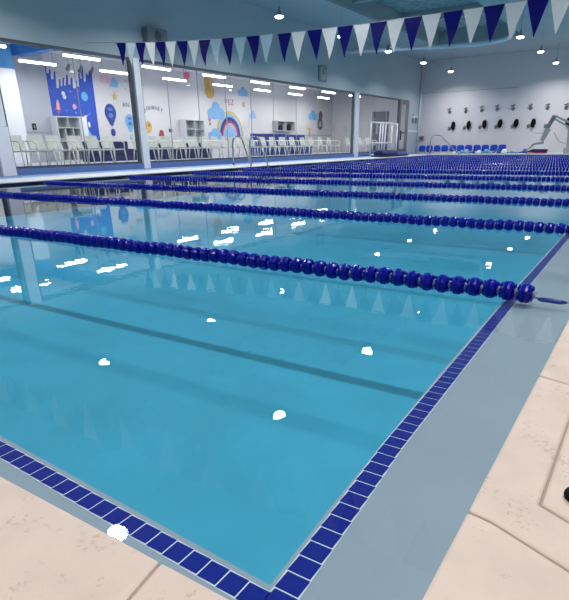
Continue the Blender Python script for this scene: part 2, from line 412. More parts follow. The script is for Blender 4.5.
# dark double door at the end of the lobby
xa, zt = ony(373, 112, LE); xb, _ = ony(389, 112, LE)
t = bpy.data.objects.new('door_2', None); C.objects.link(t); t.location = (xa, LE, LZ); t['kind'] = 'structure'
W = xb-xa; H = zt-LZ
link('door_frame', boxes([(0, 0.07, -0.07, 0, 0, H), (W-0.07, W, -0.07, 0, 0, H), (0.07, W-0.07, -0.07, 0, H-0.07, H)]), 'darkframe', t)
for s in (0, 1):
    d = link('door_leaf', B(0.07+s*(W/2-0.07)+0.005, W/2+s*(W/2-0.07)-0.005, -0.05, -0.01, 0, H-0.07), 'doorgrey', t)
    link('door_window', B(W/2-0.3+s*0.42, W/2-0.12+s*0.42, -0.055, -0.05, H*0.45, H*0.75), 'palegrey', d)

# ------------------------------------------------------------------ lights
def area(name, loc, size, power, rot=(0, 0, 0), shape='DISK', sy=None, col=(1, 1, 1), spread=PI):
    l = bpy.data.lights.new(name, 'AREA'); l.shape = shape; l.size = size
    if sy: l.size_y = sy
    l.energy = power; l.color = col
    l.spread = spread
    o = bpy.data.objects.new(name, l); C.objects.link(o); o.location = loc; o.rotation_euler = rot; return o
LY = [-0.5, 4.25, 9.05, 13.83, 18.58, 23.3, 28.3, 33.35, 38.4]
def make_lamp():
    t = thing('high_bay_lamp', '', 'ceiling lamp', (0, 0, 0), 'high-bay pendant lamps over the pool')
    bm = bmesh.new(); lathe(bm, [(0.0, 0.165), (0.03, 0.17), (0.06, 0.13), (0.12, 0.06), (0.28, 0.03)], 'z', 16); hs = link('housing', bm, 'palegrey', t, smooth=True)
    bm = bmesh.new(); lathe(bm, [(-0.05, 0.11), (-0.03, 0.14), (-0.002, 0.15)], 'z', 16); link('lens', bm, 'lens', hs)
    bm = bmesh.new(); tube(bm, [(0, 0, 0.28), (0, 0, 1.0)], 0.010, 6); link('rod', bm, 'palegrey', t)
    return t
lamp0 = make_lamp(); first = True
cols = [(-12.3, 'the row nearest the window wall'), (-6.15, 'the middle row over the pool'), (0.1, 'the row over the right-hand deck')]
for xi, (lx, cname) in enumerate(cols):
    for yi, ly in enumerate(LY):
        if lx > 0 and yi > 7: pass
        lab = 'high-bay pendant lamp, %s from the far wall in %s' % (ORD[len(LY)-1-yi], cname)
        if first: lamp = lamp0; lamp.location = (lx, ly, 5.0); lamp['label'] = lab; first = False
        else: lamp = dup(lamp0, (lx, ly, 5.0), 0, lab)
        if X0 < lx < X1: pass
        L = area('high_bay_light', (0, 0, -0.055), 0.24, LAMP_W, col=(1.0, 0.985, 0.96), spread=math.radians(150)); L.parent = lamp
def make_linear():
    t = thing('linear_pendant_lamp', '', 'lamp', (0, 0, 0), 'linear pendant lamps in the lobby')
    link('housing', B(-0.06, 0.06, -0.75, 0.75, 0.0, 0.05), 'white', t)
    link('diffuser', B(-0.055, 0.055, -0.745, 0.745, -0.06, 0.0), 'tube', t)
    bm = bmesh.new()
    for s in (-0.65, 0.65): tube(bm, [(0, s, 0.05), (0, s, LC-3.78)], 0.008, 6)
    link('hanging_wires', bm, 'grey', t)
    return t
lin0 = make_linear(); first = True
for lx, rn in ((-17.85, 'front row'), (-20.15, 'back row')):
    for k in range(8):
        ly = (14.25 if lx > -18 else 14.05)+(k-1)*3.62
        lab = 'white linear pendant lamp in the lobby, %s from the left in the %s' % (ORD[k], rn)
        if first: lamp = lin0; lamp.location = (lx, ly, 3.78); lamp['label'] = lab; first = False
        else: lamp = dup(lin0, (lx, ly, 3.78), 0, lab)
        L = area('linear_light', (0, 0, -0.07), 0.12, LOBBY_W, shape='RECTANGLE', sy=1.45, col=(1, 0.985, 0.965)); L.parent = lamp

# ------------------------------------------------------------------ lane ropes
DP = 0.0952
def disc_bm():
    bm = bmesh.new()
    lathe(bm, [(-0.038, 0.020), (-0.036, 0.034), (-0.029, 0.046), (-0.016, 0.0545), (-0.004, 0.056), (-0.002, 0.052), (0.002, 0.052), (0.004, 0.056), (0.016, 0.0545), (0.029, 0.046), (0.036, 0.034), (0.038, 0.020)], 'x', 20, 0)
    for k in range(8):       # radial fins on each face
        a = k*PI/4
        for s in (-1, 1):
            c, sn = math.cos(a), math.sin(a)
            q = [(s*0.038, 0.024), (s*0.044, 0.030), (s*0.042, 0.042), (s*0.034, 0.048)]
            vs = [bm.verts.new((h, r*c-d*sn, r*sn+d*c)) for d in (-0.003, 0.003) for h, r in q]
            bm.faces.new(vs[:4]); bm.faces.new(vs[4:][::-1])
            for i in range(4): bm.faces.new((vs[i], vs[4+i], vs[4+(i+1) % 4], vs[(i+1) % 4]))
    lathe(bm, [(0.038, 0.018), (0.0475, 0.026), (0.057, 0.018)], 'x', 10, 1)
    return bm
disc_proto = link('float_disc', disc_bm(), ['float', 'spacer'])
disc_me = disc_proto.data; bpy.data.objects.remove(disc_proto)
bm = bmesh.new(); lathe(bm, [(-0.036, 0.026), (-0.018, 0.055), (0.018, 0.055), (0.036, 0.026)], 'x', 10, 0); lathe(bm, [(0.036, 0.025), (0.059, 0.025)], 'x', 6, 1)
pr = link('x', bm, ['float', 'spacer']); lo_me = pr.data; bpy.data.objects.remove(pr)
def merged(me, places):
    out = bmesh.new(); src = bmesh.new(); src.from_mesh(me)
    for (x, y, z) in places:
        vm = {v: out.verts.new((v.co.x+x, v.co.y+y, v.co.z+z)) for v in src.verts}
        for f in src.faces:
            nf = out.faces.new([vm[v] for v in f.verts]); nf.material_index = f.material_index
    src.free(); return out
rope_y = [3.20, 5.95, 8.60, 11.30, 14.0, 16.7, 19.4, 22.1, 24.8, 27.5, 30.2, 32.9, 35.5]
rope_n = ['nearest lane rope of blue float discs, ending in a turnbuckle at the right-hand coping'] + \
         ['lane rope of blue float discs, %s from the camera' % ORD[i] for i in range(1, 13)]
X_END = -0.474
random.seed(3)
for i, ry in enumerate(rope_y):
    t = thing('lane_rope', rope_n[i], 'lane rope', (X_END, ry, 0.0), 'lane ropes across the pool')
    bm = bmesh.new(); tube(bm, [(0.12, 0, -0.012), (0, 0, 0), (-12.5, 0, 0)], 0.006, 6); link('cable', bm, 'cable', t)
    bm = bmesh.new()
    tube(bm, [(0.07, 0, -0.012), (0.09, 0, -0.013), (0.19, 0, -0.014), (0.215, 0, -0.015)], [0.009, 0.013, 0.013, 0.007], 10); link('turnbuckle', bm, 'float', t, smooth=True)
    bm = bmesh.new(); tube(bm, [(0.21, 0, -0.015), (0.30, 0, 0.0)], 0.005, 6); link('hook', bm, 'steel', t)
    n = 130
    pos = []
    for k in range(n):
        pos.append((-k*DP, 0.004*math.sin(k*0.31+i), 0.011+0.0035*math.sin(k*0.9+i*2)))
    if i < 6:
        for k in range(100):
            d = bpy.data.objects.new('float_disc', disc_me); C.objects.link(d); d.parent = t; d.location = pos[k]
            d.rotation_euler = (random.uniform(0, 6), random.uniform(-.03, .03), random.uniform(-.05, .05))
        o = link('float_discs', merged(lo_me, pos[100:]), ['float', 'spacer'], t); o['kind'] = 'stuff'
    else:
        o = link('float_discs', merged(lo_me, pos), ['float', 'spacer'], t); o['kind'] = 'stuff'

# ------------------------------------------------------------------ pennant strings
def string(y, x0, x1, zf, label, wire_end, pattern, gaps=None):
    t = thing('pennant_string', label, 'pennants', (x0, y, zf(x0)), 'pennant strings over the pool')
    bm = bmesh.new(); pts = [(x-x0, 0, zf(x)-zf(x0)) for x in np.linspace(x0, x1, 40)]
    if wire_end: pts = [(-14.98-x0, 0, 0.12)] + pts
    tube(bm, pts, 0.006, 5); link('cord', bm, 'palegrey', t)
    P_ = 0.388; k = 0; x = x0+0.02
    while x < x1-0.4:
        kind = pattern(k)
        if kind:
            bm = bmesh.new(); wd = 0.384; hh = 0.60
            fr = np.linspace(0, 1, 7); tw_ = random.uniform(-0.05, 0.05); lean = random.uniform(-0.025, 0.02)
            prev = None
            for f in fr:
                half = wd/2*(1-f)+0.004; zc = -hh*f; yo = tw_*math.sin(f*2.4)+0.015*math.sin(f*5+k)
                cxx = wd/2+lean*f
                row = [bm.verts.new((cxx+s*half, yo+d, zc+(zf(x+wd*(0 if s < 0 else 1))-zf(x))*(1-f))) for s in (-1, 1) for d in (-0.001, 0.001)]
                if prev:
                    a, b, c, d2 = prev; e, g, h, i2 = row
                    bm.faces.new((a, e, h, c)); bm.faces.new((b, d2, i2, g)); bm.faces.new((a, b, g, e)); bm.faces.new((c, h, i2, d2))
                prev = row
            o = link('pennant', bm, {'b': 'navyflag', 'w': 'whiteflag', 's': 'sheerflag'}[kind], t); o.location = (x-x0, 0, zf(x)-zf(x0))
        x += P_; k += 1
        if gaps: x += gaps.get(k, 0)
    return t
def zf1(x): 
    u = x+13.7
    return 3.563 - 0.09625*u + 0.006609*u*u - 0.000088*u**3
sheer = {1, 9, 11, 13, 15, 17}
string(12.2, -13.72, 0.6, zf1, 'string of navy and white triangular pennants hanging high across the pool', True,
       lambda k: 'b' if k % 2 == 0 else ('s' if k in (1, 9, 11, 13) else 'w'), {14: 0.13, 16: 0.05, 24: 0.04})
def zf2(x): return 3.25-0.01*(x+13)
string(4.17, -13.0, 0.5, zf2, 'second string of navy and white pennants, overhead near the camera, seen mirrored in the water', True,
       lambda k: 'b' if k % 2 == 0 else 'w')

# ------------------------------------------------------------------ chairs in the lobby
def make_armchair():
    t = thing('armchair', '', 'chair', (0, 0, LZ), 'cream armchairs behind the windows')
    w = 0.25
    bm = bmesh.new(); prism(bm, [(-0.22, 0.445), (-0.15, 0.42), (0.10, 0.43), (0.23, 0.445), (0.24, 0.43), (0.22, 0.405), (-0.15, 0.395), (-0.24, 0.42)], -w+0.02, w-0.02, axis='y'); link('seat', bm, 'cream', t, bevel=0.01)
    bm = bmesh.new(); prism(bm, [(-0.21, 0.46), (-0.24, 0.46), (-0.33, 0.82), (-0.305, 0.825)], -w+0.02, w-0.02, axis='y'); link('backrest', bm, 'cream', t, bevel=0.012)
    for s in (-1, 1):
        bm = bmesh.new(); tube(bm, [(-0.30, s*w, 0.66), (-0.15, s*w, 0.675), (0.12, s*w, 0.66), (0.20, s*w, 0.62), (0.205, s*w, 0.43)], 0.017, 6); link('armrest', bm, 'cream', t)
        bm = bmesh.new(); tube(bm, [(0.19, s*(w-0.01), 0.43), (0.25, s*(w+0.01), 0.0)], [0.02, 0.016], 6); link('leg', bm, 'cream', t)
        bm = bmesh.new(); tube(bm, [(-0.30, s*(w-0.01), 0.70), (-0.22, s*(w-0.01), 0.42), (-0.29, s*(w+0.01), 0.0)], [0.018, 0.02, 0.016], 6); link('leg', bm, 'cream', t)
    t.scale = (1.1, 1.06, 1.08)
    return t
ch0 = make_armchair()
secs = [('between the first two pillars', [10.0, 10.62, 11.3, 12.05, 12.75, 13.35]),
        ('in the long middle window bay', [14.75, 15.45, 16.15, 17.0, 17.7, 18.4, 19.1, 20.2, 20.95, 21.75, 22.6, 23.5, 24.4, 25.3, 26.4, 27.3, 28.25, 29.2]),
        ('in the last window bay', [31.6, 32.5, 33.4, 34.4])]
first = True
for sn, ysx in secs:
    for k, y_ in enumerate(ysx):
        nm = ORD[k] if k else 'first'
        lab = 'cream armchair behind glass, %s from left %s' % (nm, sn)
        xx_ = -15.75+random.uniform(-0.05, 0.05); rz = random.uniform(-0.12, 0.12)
        if first: c_ = ch0; c_.location = (xx_, y_, LZ); c_.rotation_euler = (0, 0, rz); c_['label'] = lab; first = False
        else: dup(ch0, (xx_, y_, LZ), rz, lab)

# benches and booths
def bench(y0, y1, x, zt, lab, mt, back=None):
    t = thing('padded_bench', lab, 'bench', (x, (y0+y1)/2, LZ), 'navy benches in the lobby'); h = (y1-y0)/2
    link('seat', B(-0.3, 0.3, -h, h, 0.30, 0.46), mt, t, bevel=0.03)
    link('base', B(-0.26, 0.26, -h+0.04, h-0.04, 0, 0.30), mt, t)
    link('backrest', B(-0.38, -0.26, -h, h, 0.0, zt-LZ), mt, t, bevel=0.03)
bench(15.0, 17.4, -19.3, 1.05, 'low navy bench in front of the space mural', 'navy')
bench(18.0, 19.4, -18.6, 0.95, 'low navy bench right of the second pillar, under the cubbies', 'navy')
bench(19.9, 21.6, -18.6, 0.95, 'low navy bench behind armchairs, left of the rainbow mural', 'navy')
bench(25.6, 29.0, -18.6, 1.42, 'tall blue booth bench just right of the rainbow mural', 'booth')
bench(29.2, 31.2, -18.6, 1.38, 'tall blue booth bench under the small wall cubby', 'booth')

# cubby shelves
def cubby(px0, px1, ztop, lab, X, depth, rows):
    y0 = onx(px0, 118, X+depth)[0]; y1 = onx(px1, 118, X+depth)[0]
    t = thing('cubby_shelf', lab, 'shelf', (X, y0, LZ), 'cubby shelves in the lobby')
    W = y1-y0; H = ztop-LZ; th = 0.04
    link('carcass', boxes([(0, depth, 0, th, 0, H), (0, depth, W-th, W, 0, H), (0, depth, th, W-th, H-th, H), (0, depth, th, W-th, 0, th), (0, 0.02, th, W-th, th, H-th)]), 'cubby', t)
    L = []; rh = H/len(rows)
    for i, n in enumerate(rows):
        z1 = H-i*rh; z0 = z1-rh
        if i: L.append((0.02, depth-0.01, th, W-th, z1-th/2, z1+th/2))
        for k in range(1, n): L.append((0.02, depth-0.01, W*k/n-th/2, W*k/n+th/2, z0+th/2, z1-th/2 if i else z1-th))
    link('dividers', boxes(L), 'cubbyin', t)
    return t, y0, W
cubby(56, 79.5, 2.06, 'grey cubby shelf standing against the blue space mural', XB+0.02, 0.45, [2, 3, 2, 3])
cubby(185, 204, 2.14, 'pale grey cubby shelf left of the rainbow mural', XB+0.02, 0.45, [2, 2, 2, 2])
ya = onx(79.6, 118, XB+0.47)[0]; yb = onx(86.5, 118, XB+0.47)[0]
t = thing('white_cabinet', 'narrow white cabinet standing right of the cubby before the space mural', 'cabinet', (XB+0.02, ya, LZ))
link('body', B(0, 0.45, 0.01, yb-ya, 0, 1.78), 'white', t, bevel=0.01); dr = link('door', B(0.45, 0.465, 0.03, yb-ya-0.02, 0.05, 1.74), 'white', t); link('handle', B(0.465, 0.48, 0.06, 0.08, 0.8, 1.0), 'grey', dr)
t = thing('wall_cubby', 'small wall cubby holding dark bags above the blue booths', 'shelf', (XB, 32.2, 1.68))
link('carcass', boxes([(0, 0.4, 0, 0.04, 0, 0.62), (0, 0.4, 2.16, 2.2, 0, 0.62), (0, 0.4, 0.04, 2.16, 0, 0.04), (0, 0.4, 0.04, 2.16, 0.58, 0.62), (0, 0.02, 0.04, 2.16, 0.04, 0.58), (0.02, 0.39, 1.08, 1.12, 0.04, 0.58)]), 'cubbyin', t)
for k, (yy_, hh_) in enumerate(((32.85, 0.36), (33.85, 0.42))):
    bm = bmesh.new(); lathe(bm, [(0, 0.13), (0.08, 0.17), (hh_*0.7, 0.15), (hh_, 0.05)], 'z', 12, c=(XB+0.22, yy_, 1.722))
    tag(link('bag', bm, 'black', smooth=True), 'dark bag in the %s compartment of the wall cubby' % ('left', 'right')[k], 'bag')

# ------------------------------------------------------------------ murals: flat wall stickers on the lobby wall
XM = XB+0.006
def yz(px, py, X=XM): return onx(px, py, X)
def flat(name, polys, parent=None, label=None, cat=None, group=None, X=XM, th=0.006):
    """polys: [(list of (Y,z), colour, layer)]"""
    bm = bmesh.new(); mats = []
    for pts, col, lay in polys:
        mt = paint(*col)
        if mt not in mats: mats.append(mt)
        prism(bm, pts, X-0.004+lay*0.004, X+th+lay*0.004, mats.index(mt), axis='x')
    o = link(name, bm, mats, parent)
    if label: tag(o, label, cat, group)
    return o
def ell(c, ry, rz, n=20, a0=0, a1=2*PI): return [(c[0]+ry*math.cos(a0+(a1-a0)*i/n), c[1]+rz*math.sin(a0+(a1-a0)*i/n)) for i in range(n if a1-a0 > 6.2 else n+1)]
def cloud(name, px, py, W, H, col, lab, par=None, lay=1):
    c = yz(px, py); P_ = []
    P_.append((ell((c[0]-W*0.27, c[1]-H*0.12), W*0.24, H*0.3), col, lay)); P_.append((ell((c[0], c[1]+H*0.08), W*0.26, H*0.45), col, lay+0.3))
    P_.append((ell((c[0]+W*0.27, c[1]-H*0.1), W*0.23, H*0.32), col, lay+0.6)); P_.append(([(c[0]-W*0.45, c[1]-H*0.42), (c[0]+W*0.45, c[1]-H*0.42), (c[0]+W*0.45, c[1]-H*0.1), (c[0]-W*0.45, c[1]-H*0.1)], col, lay+0.8))
    return flat(name, P_, par, lab, 'wall sticker' if lab else None, 'wall stickers in the lobby' if lab else None)
# space mural
def cz(x, y): return yz(38+x/7.07, 60+y/7.07)
top = [(45,40),(56,42),(60,92),(76,95),(78,65),(88,65),(92,135),(110,137),(111,80),(121,80),(132,198),(148,200),(149,135),(158,135),(161,185),(172,183),(173,125),(183,125),(184,182),(197,180),(198,105),(210,105),(215,175),(229,174),(231,125),(242,125),(248,198),(267,200),(268,145),(275,146),(278,188),(290,188),(284,95),(295,92),(298,130),(310,130),(303,62),(318,58),(323,152),(338,155),(338,95),(347,95),(347,106),(358,105),(358,74),(376,74)]
pts = [cz(*q) for q in top] + [cz(417, 600), cz(120, 600)]
pts[-2] = (cz(425, 600)[0], 0.32); pts[-1] = (cz(45, 40)[0], 0.32); pts[-2] = (cz(376, 74)[0]-0.05, 0.32)
sp = flat('space_mural', [(pts, (36, 78, 186), 0)], None, 'dark blue space mural with white drips on its top edge', 'mural')
def rocket(x, y, s, parent, tilt=0.0):
    c = cz(x, y)
    def T(q): 
        a, b = q; ca, sa = math.cos(tilt), math.sin(tilt); return (c[0]+s*(a*ca-b*sa), c[1]+s*(a*sa+b*ca))
    flat('rocket', [([T(q) for q in ((-0.10, -0.3), (0.10, -0.3), (0.12, 0.05), (0, 0.38), (-0.12, 0.05))], (236, 176, 160), 1.5),
                    ([T(q) for q in ((-0.24, -0.35), (-0.10, -0.28), (-0.10, 0.0))], (226, 90, 70), 1.6), ([T(q) for q in ((0.24, -0.35), (0.10, 0.0), (0.10, -0.28))], (226, 90, 70), 1.6),
                    ([T(q) for q in ((-0.06, -0.36), (0.06, -0.36), (0, -0.62))], (240, 120, 60), 1.6)], parent)
rocket(140, 318, 0.62, sp, -0.08); rocket(338, 398, 0.36, sp, -1.2)
flat('planet', [(ell(cz(328, 258), 0.17, 0.19), (96, 176, 226), 1.5)], sp)
flat('planet', [(ell(cz(257, 330), 0.10, 0.11), (226, 150, 186), 1.5)], sp)
flat('astronaut', [(ell(cz(178, 238), 0.08, 0.09), (225, 228, 240), 1.5), (ell((cz(178, 238)[0]+0.03, cz(178, 238)[1]-0.12), 0.09, 0.09), (205, 210, 230), 1.7)], sp)
flat('astronaut', [(ell(cz(362, 457), 0.06, 0.12), (225, 228, 240), 1.5)], sp)
random.seed(11)
for k in range(26):
    c = cz(random.uniform(75, 375), random.uniform(215, 470)); r = random.choice((0.012, 0.018, 0.03))
    flat('star', [([(c[0]-r, c[1]), (c[0], c[1]-r), (c[0]+r, c[1]), (c[0], c[1]+r)], (190, 205, 240), 1.2)], sp)
cw = [cz(*q) for q in ((342, 480), (352, 482), (375, 520), (400, 552), (424, 568), (424, 584), (395, 584), (362, 556), (344, 520))]
cw = [(min(a, pts[-2][0]-0.01) if False else a, b) for a, b in cw]
flat('sea_creature', [(cw, (112, 176, 230), 1.5)], sp)
# left group right of the space mural
def cl(x, y): return yz(90+x/6.667, 60+y/6.667)
G_ = 'wall stickers in the lobby'
def cloud_at(p6, W, H, col, lab):
    px = 90+p6[0]/6.667; py = 60+p6[1]/6.667; return cloud('cloud_sticker', px, py, W, H, col, lab)
cloud_at((100, 122), 0.62, 0.50, (226, 186, 196), 'pale pink cloud sticker above the gold star')
cloud_at((157, 152), 0.50, 0.42, (120, 176, 220), 'small blue cloud sticker beside the pink cloud')
def star_poly(c, r, n=5, rot=0.3): return [(c[0]+(r if i % 2 == 0 else r*0.42)*math.cos(rot+i*PI/n), c[1]+(r if i % 2 == 0 else r*0.42)*math.sin(rot+i*PI/n)) for i in range(2*n)]
flat('star_sticker', [(star_poly(cl(164, 243), 0.20), (214, 178, 104), 1)], None, 'gold star sticker above the dark blue hot-air balloon', 'wall sticker', G_)
def balloon(c, r, col, col2, lab, basket=True):
    body = ell(c, r, r*1.15, 22, -0.25*PI, 1.25*PI)+[(c[0]-0.05, c[1]-r*1.7), (c[0]+0.05, c[1]-r*1.7)]
    root = flat('balloon_sticker', [(body, col, 1)], None, lab, 'wall sticker', G_)
    flat('stripe', [(ell((c[0], c[1]-r*0.35), r*0.42, r*0.32), col2, 2)], root); flat('stripe', [(ell((c[0], c[1]+r*0.45), r*0.45, r*0.2), col2, 2)], root)
    flat('basket', [(ell((c[0]+0.02, c[1]-r*2.55), r*0.42, r*0.5), col, 1)], root)
balloon(cl(136, 352), 0.33, (34, 60, 150), (90, 120, 200), 'dark blue hot-air balloon sticker right of the space mural')
balloon(cl(265, 410), 0.28, (112, 178, 226), (70, 110, 180), 'light blue hot-air balloon sticker beside the second pillar')
# confetti dots
random.seed(5)
def dots(x0, x1, y0, y1, n, lab):
    P_ = []
    for k in range(n):
        c = yz(random.uniform(x0, x1), random.uniform(y0, y1)); r = random.uniform(0.015, 0.03)
        P_.append(([(c[0]-r, c[1]), (c[0], c[1]-r), (c[0]+r, c[1]), (c[0], c[1]+r)], random.choice(((120, 150, 190), (190, 130, 150), (130, 130, 150))), 0.6))
    return flat('confetti_sticker', P_, None, lab, 'wall sticker', G_)
dots(124, 134, 78, 92, 22, 'scatter of small confetti dots left of the second pillar')
dots(243, 252, 120, 133, 40, 'scatter of small confetti dots right of the rainbow')
dots(313, 327, 114, 132, 60, 'scatter of small stickers and dots in the far end of the lobby wall')
# lettering
def text(s, px, py, size, col, lab, rot=0.0, bend=None, name='lettering'):
    c = yz(px, py)
    t = thing(name, lab, 'lettering', (XM+0.004, c[0], c[1]), 'lettering on the lobby wall') if bend or len(col) > 1 else None
    n = len(s); adv = size*0.72
    for i, ch in enumerate(s):
        cu = bpy.data.curves.new('letter', 'FONT'); cu.body = ch; cu.size = size; cu.extrude = 0.004; cu.align_x = 'CENTER'
        tmp = bpy.data.objects.new('letter', cu); C.objects.link(tmp)
        bpy.context.view_layer.update()
        me = bpy.data.meshes.new_from_object(tmp.evaluated_get(bpy.context.evaluated_depsgraph_get()))
        bpy.data.objects.remove(tmp)
        me.materials.clear(); me.materials.append(paint(*col[i % len(col)]))
        o = bpy.data.objects.new('letter', me); C.objects.link(o); o.parent = t
        u = (i-(n-1)/2)*adv
        if bend: a = u/bend; yy_, zz_, ra = bend*math.sin(a), -bend*(1-math.cos(a)), -a
        else: yy_, zz_, ra = u*math.cos(rot), u*math.sin(rot), rot
        # text plane: local x -> +Y, local y -> +Z, facing +X
        Rm = Matrix(((0, 0, 1), (1, 0, 0), (0, 1, 0))).to_4x4() @ Matrix.Rotation(ra, 4, 'Z')
        o.matrix_local = Matrix.Translation((0, yy_, zz_-size*0.35)) @ Rm
text('VEZ', 229, 102, 0.42, [(176, 70, 100)], 'dark pink letters VEZ on the wall above the rainbow', bend=9.0)
text('JOURNEY', 153, 107.5, 0.26, [(70, 70, 120)], 'dark arched lettering right of the second pillar', bend=1.6)
text('AN', 125.5, 104.5, 0.28, [(90, 92, 110)], 'small dark lettering left of the second pillar', bend=1.2)
# middle group
flat('face_sticker', [(ell(yz(148.5, 127), 0.22, 0.28), (214, 172, 96), 1), (ell(yz(149, 125), 0.09, 0.08), (160, 120, 70), 2)], None, 'yellow round sticker just right of the second pillar', 'wall sticker', G_)
c = yz(161.5, 134)
flat('mushroom_sticker', [([(c[0]-0.22, c[1]-0.1), (c[0]+0.2, c[1]-0.1), (c[0]+0.14, c[1]+0.16), (c[0]-0.08, c[1]+0.2)], (170, 60, 76), 1)], None, 'small dark red mound sticker low on the wall', 'wall sticker', G_)
c = yz(170.5, 130.5)
flat('block_sticker', [([(c[0]-0.13, c[1]-0.08), (c[0]+0.13, c[1]-0.08), (c[0]+0.13, c[1]+0.08), (c[0]-0.13, c[1]+0.08)], (62, 60, 110), 1)], None, 'small dark purple rectangular sticker left of the pale cubby', 'wall sticker', G_)
c = yz(209, 84.5)
flat('sun_sticker', [(ell((c[0], c[1]+0.08), 0.42, 0.42, 28), (212, 172, 92), 1), (ell((c[0]+0.02, c[1]-0.30), 0.40, 0.40, 28), (206, 164, 80), 1.6), (ell((c[0]+0.16, c[1]+0.02), 0.16, 0.28, 16), (222, 184, 150), 2.4)], None, 'large gold sun sticker high on the wall left of the rainbow', 'wall sticker', G_)
cloud('cloud_sticker', 216, 111.5, 1.5, 0.95, (128, 178, 222), 'large blue cloud sticker at the upper left of the rainbow')
cloud('cloud_sticker', 243, 92, 0.95, 0.55, (128, 178, 222), 'blue cloud sticker high above the right of the rainbow')
cloud('cloud_sticker', 252.5, 115, 0.75, 0.5, (150, 186, 224), 'small blue cloud sticker right of the rainbow')
cloud('cloud_sticker', 215, 134, 1.2, 0.6, (128, 178, 222), 'blue cloud sticker at the left foot of the rainbow')
flat('star_sticker', [(star_poly(yz(243.5, 104.5), 0.22), (222, 160, 110), 1)], None, 'orange star sticker above the right of the rainbow', 'wall sticker', G_)
flat('balloon_sticker', [(ell(yz(209.5, 118.5), 0.13, 0.17), (206, 110, 140), 1), (ell(yz(210, 124), 0.08, 0.07), (120, 110, 120), 1)], None, 'small pink balloon sticker left of the rainbow', 'wall sticker', G_)
# rainbow
cL = onx(217, 136, XM); cR = onx(243, 136, XM); cc = ((cL[0]+cR[0])/2, 1.36); RR = (cR[0]-cL[0])/2*1.02; ZZ = (onx(229, 111, XM)[1]-1.36)/RR
rb = thing('rainbow_sticker', 'rainbow sticker with gold, blue, navy and red bands', 'wall sticker', (XM, cc[0], cc[1]), G_)
for k, (ra, rb_, col) in enumerate(((1.0, 0.88, (208, 180, 104)), (0.88, 0.76, (130, 186, 226)), (0.76, 0.62, (36, 46, 130)), (0.62, 0.52, (176, 60, 90)), (0.52, 0.44, (216, 170, 180)))):
    o = ell((0, 0), RR*ra, RR*ra*ZZ, 24, 0, PI); i_ = ell((0, 0), RR*rb_, RR*rb_*ZZ, 24, 0, PI)
    bm = bmesh.new()
    vo = [[bm.verts.new((h, a, b)) for a, b in o] for h in (0, 0.008)]; vi = [[bm.verts.new((h, a, b)) for a, b in i_] for h in (0, 0.008)]
    for j in range(24):
        bm.faces.new((vo[1][j], vo[1][j+1], vi[1][j+1], vi[1][j])); bm.faces.new((vo[0][j], vi[0][j], vi[0][j+1], vo[0][j+1]))
        bm.faces.new((vo[0][j], vo[0][j+1], vo[1][j+1], vo[1][j])); bm.faces.new((vi[0][j], vi[1][j], vi[1][j+1], vi[0][j+1]))
    link('band', bm, paint(*col), rb)
cloud('cloud_sticker', 230, 132, 1.15, 0.9, (140, 184, 224), 'blue cloud sticker inside the rainbow arch')
# far end of the lobby wall
cloud('cloud_sticker', 313, 115.5, 1.3, 0.7, (112, 186, 226), 'bright blue cloud sticker at the far end of the lobby wall')
flat('rocket_sticker', [(ell(yz(320.5, 116), 0.3, 0.34, 12), (120, 70, 90), 1)], None, 'small dark red sticker beside the far blue cloud', 'wall sticker', G_)
flat('robot_sticker', [(ell(yz(320, 124), 0.42, 0.42, 14), (84, 84, 104), 1), (ell(yz(320, 124), 0.2, 0.2, 12), (170, 170, 186), 2)], None, 'dark round sticker under the far red sticker', 'wall sticker', G_)
flat('giraffe_sticker', [([ (yz(308.5, 140)[0], 0.9), (yz(310, 140)[0], 0.9), yz(310, 131), yz(311, 128), yz(307, 128), yz(308.5, 131)], (206, 176, 130), 1)], None, 'tan tree-shaped sticker low under the far blue cloud', 'wall sticker', G_)
# pink lantern, sockets, track lights
t = thing('paper_lantern', 'pink paper lantern hanging from the lobby ceiling', 'lantern', (-19.4, onx(186.5, 75.5, -19.4)[0], onx(186.5, 75.5, -19.4)[1]))
bm = bmesh.new(); bmesh.ops.create_icosphere(bm, subdivisions=2, radius=0.17); link('shade', bm, paint(232, 100, 150), t, smooth=True)
bm = bmesh.new(); tube(bm, [(0, 0, 0.17), (0, 0, LC-onx(186.5, 75.5, -19.4)[1])], 0.006, 6); link('cord', bm, 'grey', t)
c = onx(26.5, 126.5, XB)
t = thing('wall_socket', 'black wall socket plate on the grey lobby wall', 'socket', (XB, c[0]+0.35, c[1]))
link('plate', B(0, 0.03, -0.09, 0.09, -0.12, 0.12), 'black', t, bevel=0.01); link('outlet', B(0.03, 0.036, -0.04, 0.04, -0.06, 0.06), 'grey', t)
tr = thing('track_light', 'grey track light rail with spotlights above the space mural', 'track light', (-20.6, 0, 0))
zt_ = 4.2
ya, yb = onx(66, 62, -20.6)[0], onx(95, 66, -20.6)[0]
link('rail', B(-0.02, 0.02, ya, yb, zt_-0.02, zt_+0.02), 'grey', tr)
bm = bmesh.new()
for s in (0.1, 0.9): tube(bm, [(0, ya+(yb-ya)*s, zt_), (0, ya+(yb-ya)*s, LC)], 0.01, 6)
link('rod', bm, 'grey', tr)
for px, py in ((68.5, 67), (81, 69), (92.5, 70)):
    c = onx(px, py, -20.6); bm = bmesh.new()
    tube(bm, [(0.06, c[0], c[1]+0.08), (-0.12, c[0], c[1]-0.08)], [0.05, 0.075], 10); tube(bm, [(0, c[0], c[1]), (0, c[0], zt_-0.01)], 0.01, 6)
    link('spotlight', bm, 'grey', tr)

